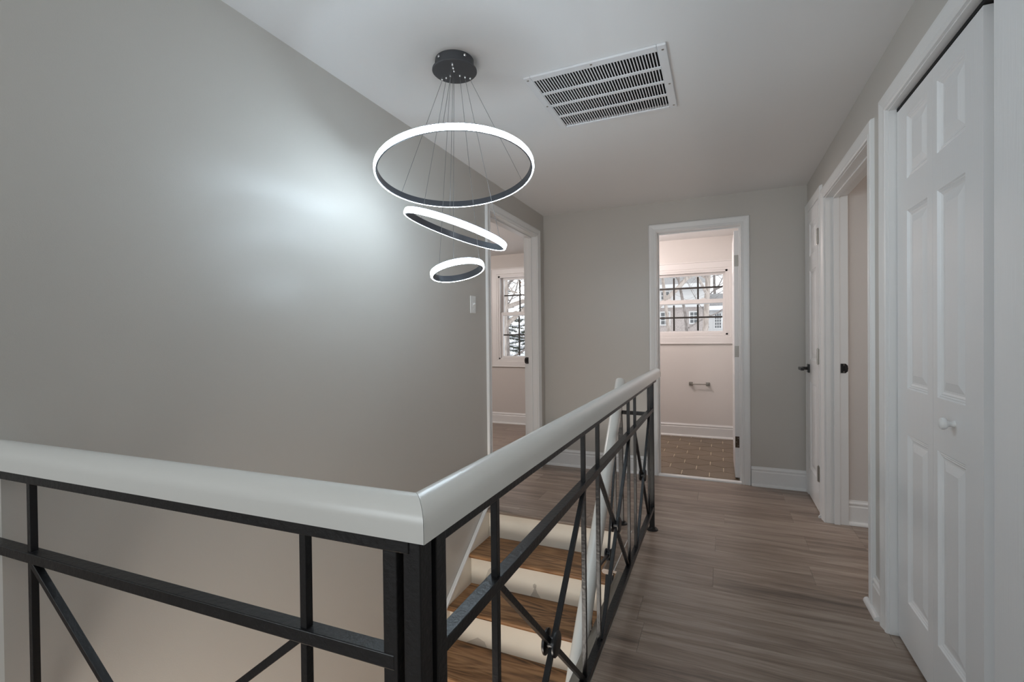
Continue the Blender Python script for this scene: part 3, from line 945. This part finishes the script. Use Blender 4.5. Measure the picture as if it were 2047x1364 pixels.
# ------------------------------------------------------------------ ceiling return-air vent
VX0, VX1, VY0, VY1 = -0.755, -0.178, 1.865, 2.400
ZV = H - 0.010
vt = thing('air_vent', 'white rectangular return air vent with four rows of slots set in the ceiling', 'vent', ((VX0 + VX1) / 2, (VY0 + VY1) / 2, H))
b1, b2 = 0.030, 0.030
ix0, ix1, iy0, iy1 = VX0 + 0.030, VX1 - 0.034, VY0 + 0.038, VY1 - 0.020
fr = MB()
fr.box((VX0, VY0, ZV), (ix0, VY1, H)).box((ix1, VY0, ZV), (VX1, VY1, H)).box((ix0, VY0, ZV), (ix1, iy0, H)).box((ix0, iy1, ZV), (ix1, VY1, H))
fr.build('frame', M['vent'], vt, bevel=0.003)
NS = 42
for k in range(NS + 1):
    x = ix0 + (ix1 - ix0) * k / NS
    MB().bar((x, iy0, ZV + 0.006), (x, iy1, ZV + 0.006), 0.0046, 0.006, (-0.30, 0, 1)).build('slat', M['vent'], vt)
for k in range(1, 4):
    y = iy0 + (iy1 - iy0) * k / 4
    MB().box((ix0, y - 0.0085, ZV), (ix1, y + 0.0085, ZV + 0.004)).build('cross_bar', M['vent'], vt)
du = MB()
du.box((-0.735, 1.888, H + 0.10), (-0.195, 2.375, H + 0.14))
for a, b in (((-0.735, 1.888), (-0.733, 2.375)), ((-0.197, 1.888), (-0.195, 2.375)), ((-0.735, 1.888), (-0.195, 1.890)), ((-0.735, 2.373), (-0.195, 2.375))):
    du.box((a[0], a[1], H + 0.003), (b[0], b[1], H + 0.10))
du.build('duct_shade_box', M['void'], vt)  # near-black box behind the slats, the darkness of the slots is its colour
for x, y in ((VX0 + 0.014, VY0 + 0.02), ((VX0 + VX1) / 2, VY0 + 0.014), (VX1 - 0.014, VY0 + 0.03), (VX0 + 0.014, (VY0 + VY1) / 2), (VX1 - 0.014, (VY0 + VY1) / 2 + 0.03), (VX1 - 0.014, VY1 - 0.03)):
    MB().lathe([(0.005, 0), (0.0045, 0.0015), (0.002, 0.0025)], (x, y, ZV), (0, 0, -1), 10).build('screw', M['nickel'], vt)

# ------------------------------------------------------------------ pendant with three lit rings
CX, CY = -0.958, 1.643
pl = thing('pendant_light', 'pendant lamp of three tilted glowing rings hanging on thin cables from a dark round canopy', 'lamp', (CX, CY, H))
can = MB().lathe([(0.076, H), (0.076, H - 0.036), (0.088, H - 0.038), (0.0885, H - 0.042), (0.086, H - 0.0445)], (CX, CY, 0), (0, 0, 1), 64).build('canopy', M['graphite'], pl, smooth=True)
for an in (250, 330):
    a = math.radians(an)
    MB().lathe([(0.0055, 0), (0.0055, 0.004), (0.003, 0.006)], (CX + 0.0755 * math.cos(a), CY + 0.0755 * math.sin(a), H - 0.014), (math.cos(a), math.sin(a), 0), 12).build('screw', M['chrome'], can)
for k in range(6):
    a = math.radians(200 + 5 * k)
    c_, s_ = math.cos(a), math.sin(a)
    MB().bar((CX + 0.0762 * c_, CY + 0.0762 * s_, H - 0.028), (CX + 0.0762 * c_, CY + 0.0762 * s_, H - 0.010), 0.002, 0.0012, (c_, s_, 0)).build('cooling_slot', M['void'], can)
RINGS = [((-0.945, 1.617, 1.819), 0.303, 0.118, -0.106), ((-0.949, 1.624, 1.594), 0.203, -0.336, -0.099), ((-0.951, 1.635, 1.435), 0.102, 0.262, -0.069)]
ARMS = [math.radians(a) for a in (-67, 52, 170)]
RAD = [0.066, 0.044, 0.022]
RH = 0.026
for i, (c, r, tx, ty) in enumerate(RINGS):
    nr = Vector((-tx, -ty, 1)).normalized()
    ax = Vector((0, 1, 0)).cross(nr).normalized()
    ay = nr.cross(ax)
    c = Vector(c)
    n = (128, 96, 72)[i]

    def frames():
        return [(c, ax * math.cos(2 * PI * k / n) + ay * math.sin(2 * PI * k / n), nr) for k in range(n)]
    metal = [(r - 0.0065, -RH / 2 + 0.001), (r - 0.0065, RH / 2), (r + 0.002, RH / 2), (r + 0.002, RH / 2 - 0.002), (r - 0.0005, RH / 2 - 0.003), (r - 0.0005, -RH / 2 + 0.001)]
    diff = [(r - 0.0003, -RH / 2 + 0.0005), (r - 0.0003, RH / 2 - 0.0034), (r + 0.002, RH / 2 - 0.0026), (r + 0.0045, RH / 2 - 0.004), (r + 0.006, RH / 2 - 0.008),
            (r + 0.006, -RH / 2 + 0.005), (r + 0.0045, -RH / 2 + 0.0018), (r + 0.002, -RH / 2 + 0.0005)]
    ring = MB().sweep(metal, frames(), closed=True).build('ring', M['ring_metal'], pl, smooth=True)
    MB().sweep(diff, frames(), closed=True).build('diffuser', M['diffuser'], ring, smooth=True)
    for a in ARMS:
        dv = Vector((math.cos(a), math.sin(a), 0))
        top = Vector((CX, CY, H - 0.0445)) + dv * RAD[i]
        # ring point in the arm's direction
        pv = Vector((dv.x, dv.y, tx * dv.x + ty * dv.y)).normalized()
        bot = c + pv * (r - 0.001) + nr * (RH / 2)
        MB().lathe([(0.0042, 0), (0.0042, 0.009), (0.0028, 0.013), (0.0014, 0.014)], top, (0, 0, -1), 12).build('ferrule', M['chrome'], can, smooth=True)
        MB().tube([top - Vector((0, 0, 0.012)), bot], 0.0010, 6).build('cable', M['cable'], pl)

# ------------------------------------------------------------------ outside: snow, trees and the house across
def slope(x, y):
    t = min(1.0, max(0.0, (y - 7.0) / 16.0))
    return -0.9 + 2.15 * t * t * (3 - 2 * t) + 0.05 * math.sin(x * 0.9 + y * 0.6)


g = MB()
nx, ny = 44, 44
gv = []
for j in range(ny + 1):
    for i in range(nx + 1):
        x, y = -34 + 56 * i / nx, 5.95 + 44 * (j / ny) ** 1.3
        gv.append((x, y, slope(x, y)))
gf = [(j * (nx + 1) + i, j * (nx + 1) + i + 1, (j + 1) * (nx + 1) + i + 1, (j + 1) * (nx + 1) + i) for j in range(ny) for i in range(nx)]
g.add(gv, gf)
gr = g.build('ground', M['snow'], smooth=True)
structure(gr, 'snow covered ground rising behind the house outside the windows', 'ground')


def tree(name, label, x, y, h, r, seed, bark, group=None, lean=(0, 0), leaves=0, depth=4, zs=None, first=0.25):
    rnd = random.Random(seed)
    z0 = slope(x, y) - 0.05
    t = thing(name, label, 'tree', (x, y, z0), group)
    trunk, branches, lv = MB(), MB(), MB()
    tips = []

    def grow(mb, p, d, length, rad, lvl):
        n = 5 if lvl < 2 else 4
        pts, rs = [p], [rad]
        q = p.copy()
        dd = d.normalized()
        for k in range(n):
            dd = (dd + Vector((rnd.gauss(0, .16), rnd.gauss(0, .16), rnd.gauss(0.02, .10))) * (0.35 if lvl == 0 else 1.0)).normalized()
            q = q + dd * (length / n)
            pts.append(q.copy())
            rs.append(max(0.003, rad * (1 - 0.75 * (k + 1) / n)))
        mb.tube(pts, rs, 9 if lvl == 0 else (6 if lvl == 1 else 4), caps=True)
        if lvl >= depth:
            tips.extend(pts[1:])
            return
        cnt = (9, 6, 5, 4, 3)[lvl]
        for k in range(cnt):
            f = (first if lvl == 0 else 0.2) + (1 - (first if lvl == 0 else 0.2)) * (k + rnd.random()) / cnt
            i = min(n - 1, int(f * n))
            u = f * n - i
            bp = pts[i].lerp(pts[i + 1], u)
            br = (rs[i] + (rs[i + 1] - rs[i]) * u) * 0.62
            a = rnd.uniform(0, 2 * PI)
            side = Vector((math.cos(a), math.sin(a), rnd.uniform(-0.05, 0.55)))
            grow(branches, bp, (dd * 0.45 + side).normalized(), length * rnd.uniform(0.42, 0.62), max(0.004, br), lvl + 1)
    grow(trunk, Vector((x, y, z0)), Vector((lean[0], lean[1], 1)), h, r, 0)
    trunk.build('trunk', bark, t, smooth=True)
    b = branches.build('branches', bark, t)
    b['kind'] = 'stuff'
    if leaves:
        for k in range(leaves):
            p = rnd.choice(tips) + Vector((rnd.gauss(0, .05), rnd.gauss(0, .05), rnd.gauss(0, .05)))
            a = Vector((rnd.gauss(0, 1), rnd.gauss(0, 1), rnd.gauss(0, 1))).normalized()
            b_ = a.orthogonal().normalized()
            s = rnd.uniform(0.025, 0.05)
            lv.add([p - a * s, p + b_ * s * 0.55, p + a * s, p - b_ * s * 0.55], [(0, 1, 2, 3)])
        l = lv.build('dry_leaves', M['leaf'], t)
        l['kind'] = 'stuff'
    return t


def conifer(label, x, y, h, seed, group=None):
    rnd = random.Random(seed)
    z0 = slope(x, y) - 0.05
    t = thing('evergreen_tree', label, 'tree', (x, y, z0), group)
    MB().tube([(x, y, z0), (x + 0.03, y, z0 + h * 0.55), (x, y, z0 + h)], [0.09, 0.05, 0.01], 9).build('trunk', M['bark_dark'], t, smooth=True)
    nd, sn = MB(), MB()
    for k in range(70):
        f = 0.12 + 0.86 * (k / 70)
        L = (1 - f) * h * 0.36 + 0.12
        a = rnd.uniform(0, 2 * PI)
        p = Vector((x, y, z0 + f * h))
        d = Vector((math.cos(a), math.sin(a), -0.18))
        m_ = int(10 + 26 * L)
        for j in range(m_):
            q = p + d * (L * (j + 1) / m_)
            for s in range(5):
                v = (Vector((rnd.gauss(0, 1), rnd.gauss(0, 1), rnd.gauss(-0.1, 0.5))) + d * 0.6).normalized() * rnd.uniform(0.06, 0.13)
                w = v.orthogonal().normalized() * 0.012
                nd.add([q - w, q + w, q + v], [(0, 1, 2)])
            if rnd.random() < 0.5 and j > m_ * 0.3:
                s_ = rnd.uniform(0.03, 0.07)
                sn.add([q + Vector((-s_, -s_, 0.03)), q + Vector((s_, -s_, 0.03)), q + Vector((s_, s_, 0.035)), q + Vector((-s_, s_, 0.035)), q + Vector((0, 0, 0.06))], [(0, 1, 4), (1, 2, 4), (2, 3, 4), (3, 0, 4)])
    n_ = nd.build('needles', M['needle'], t); n_['kind'] = 'stuff'
    s_ = sn.build('snow_clumps', M['snow'], t); s_['kind'] = 'stuff'
    return t


def px_x(x583, y):
    return x583 / 5.83 * y


tree('bare_tree', 'pale thick trunk at the left edge of the bathroom window outside', px_x(-0.630, 11.5), 11.5, 7.5, 0.115, 11, M['bark'], leaves=500, first=0.22)
tree('bare_tree', 'thin pale trunk just right of the thick one outside the bathroom window', px_x(-0.505, 14.0), 14.0, 7.0, 0.06, 12, M['bark'], leaves=250, first=0.3)
tree('bare_tree', 'pale leaning trunk in the right third of the bathroom window outside', px_x(-0.195, 13.0), 13.0, 7.5, 0.085, 23, M['bark'], lean=(-0.05, 0), first=0.28)
tree('bare_tree', 'bare grey tree with spreading branches before the house, middle of the bathroom window', px_x(-0.33, 17.0), 17.0, 6.5, 0.06, 34, M['bark_dark'], first=0.12)
tree('oak_tree', 'tree with orange dry leaves filling the top of the bedroom window outside', -5.0, 10.8, 7.5, 0.14, 41, M['bark'], leaves=2600, first=0.20)
tree('bare_tree', 'slim grey double trunk low in the bedroom window outside', -5.55, 12.3, 5.5, 0.07, 52, M['bark_dark'], leaves=300, first=0.15)
tree('oak_tree', 'tree with orange dry leaves reaching into the top left of the bathroom window', -2.3, 11.0, 6.5, 0.12, 61, M['bark_dark'], leaves=1800, first=0.25)
conifer('snowy dark evergreen low in the bedroom window outside, left one', -6.9, 14.5, 3.6, 3)
conifer('snowy dark evergreen low in the bedroom window outside, right one', -5.9, 15.5, 3.4, 4)
# wooded backdrop beyond
for k, (x, y) in enumerate([(-9.5, 24), (-12.5, 27), (-8.0, 29), (-14.5, 31), (-6.2, 36), (-10.5, 34), (-3.6, 37), (-1.9, 35), (-0.3, 38), (1.3, 36), (-4.8, 39.5), (-2.6, 41)]):
    tree('distant_tree', 'distant bare woodland tree behind the evergreens and the house outside', x, y, 9.5, 0.13, 70 + k, M['bark_dark'], 'distant woodland trees', depth=4, first=0.12)

# house across the yard
hy = 25.0
hz = slope(-1.5, hy)
ho = thing('house', 'white house with grey snowy roofs seen through the bathroom window', 'house', (-1.8, hy, hz))
# main wing: brick lower storey, clapboard upper storey
MB().box((-7.0, hy + 0.25, hz - 0.3), (-0.75, hy + 6, hz + 1.25)).build('brick_storey', M['brick'], ho)
sid = MB()
for k in range(7):
    z = hz + 1.25 + 0.15 * k
    sid.add([(-7.1, hy, z), (-0.70, hy, z), (-0.70, hy + 0.03, z + 0.15), (-7.1, hy + 0.03, z + 0.15)], [(0, 1, 2, 3)])
    sid.add([(-7.1, hy, z), (-0.70, hy, z), (-0.70, hy + 0.03, z), (-7.1, hy + 0.03, z)], [(0, 1, 2, 3)])
sid.box((-7.1, hy + 0.03, hz + 1.25), (-0.70, hy + 6, hz + 2.3))
sid.build('siding', M['siding'], ho)
MB().add([(-7.4, hy - 0.35, hz + 2.22), (-0.4, hy - 0.35, hz + 2.22), (-0.4, hy + 3.2, hz + 3.3), (-7.4, hy + 3.2, hz + 3.3), (-7.4, hy - 0.35, hz + 2.36), (-0.4, hy - 0.35, hz + 2.36), (-0.4, hy + 3.2, hz + 3.44), (-7.4, hy + 3.2, hz + 3.44)],
         [(0, 1, 2, 3), (4, 5, 6, 7), (0, 1, 5, 4), (1, 2, 6, 5), (2, 3, 7, 6), (3, 0, 4, 7)]).build('roof', M['roof'], ho)
MB().box((-7.4, hy - 0.37, hz + 2.20), (-0.4, hy - 0.34, hz + 2.38)).build('fascia_board', M['siding'], ho)
# side wing: one storey with a snowy roof edge
MB().box((-0.75, hy + 0.6, hz - 0.3), (4.5, hy + 6, hz + 1.12)).build('wing_wall', M['siding'], ho)
MB().add([(-0.72, hy + 0.2, hz + 1.08), (4.8, hy + 0.2, hz + 1.08), (4.8, hy + 3.4, hz + 2.0), (-0.72, hy + 3.4, hz + 2.0), (-0.72, hy + 0.2, hz + 1.2), (4.8, hy + 0.2, hz + 1.2), (4.8, hy + 3.4, hz + 2.12), (-0.72, hy + 3.4, hz + 2.12)],
         [(0, 1, 2, 3), (4, 5, 6, 7), (0, 1, 5, 4), (1, 2, 6, 5), (2, 3, 7, 6), (3, 0, 4, 7)]).build('wing_roof', M['roof'], ho)
MB().box((-0.72, hy + 0.12, hz + 1.06), (4.8, hy + 0.30, hz + 1.27)).build('snow_edge', M['snow'], ho, bevel=0.04)


def house_window(x, z, w, h, cols, rows, y):
    f = MB().box((x - 0.05, y - 0.05, z - 0.05), (x + w + 0.05, y + 0.01, z + h + 0.05)).build('window', M['siding'], ho)
    cw, rh = w / cols, h / rows
    for i in range(cols):
        for j in range(rows):
            MB().box((x + i * cw + 0.018, y - 0.06, z + j * rh + 0.018), (x + (i + 1) * cw - 0.018, y - 0.048, z + (j + 1) * rh - 0.018)).build('pane', M['pane_dark'], f)


house_window(-0.67, hz + 0.18, 0.20, 0.74, 2, 5, hy + 0.6)
house_window(-0.22, hz + 0.18, 0.30, 0.74, 3, 5, hy + 0.6)
house_window(-2.75, hz + 0.40, 0.42, 0.62, 2, 3, hy + 0.25)
house_window(-1.35, hz + 0.45, 0.36, 0.55, 2, 3, hy + 0.25)
house_window(-2.70, hz + 1.45, 0.40, 0.6, 2, 3, hy)
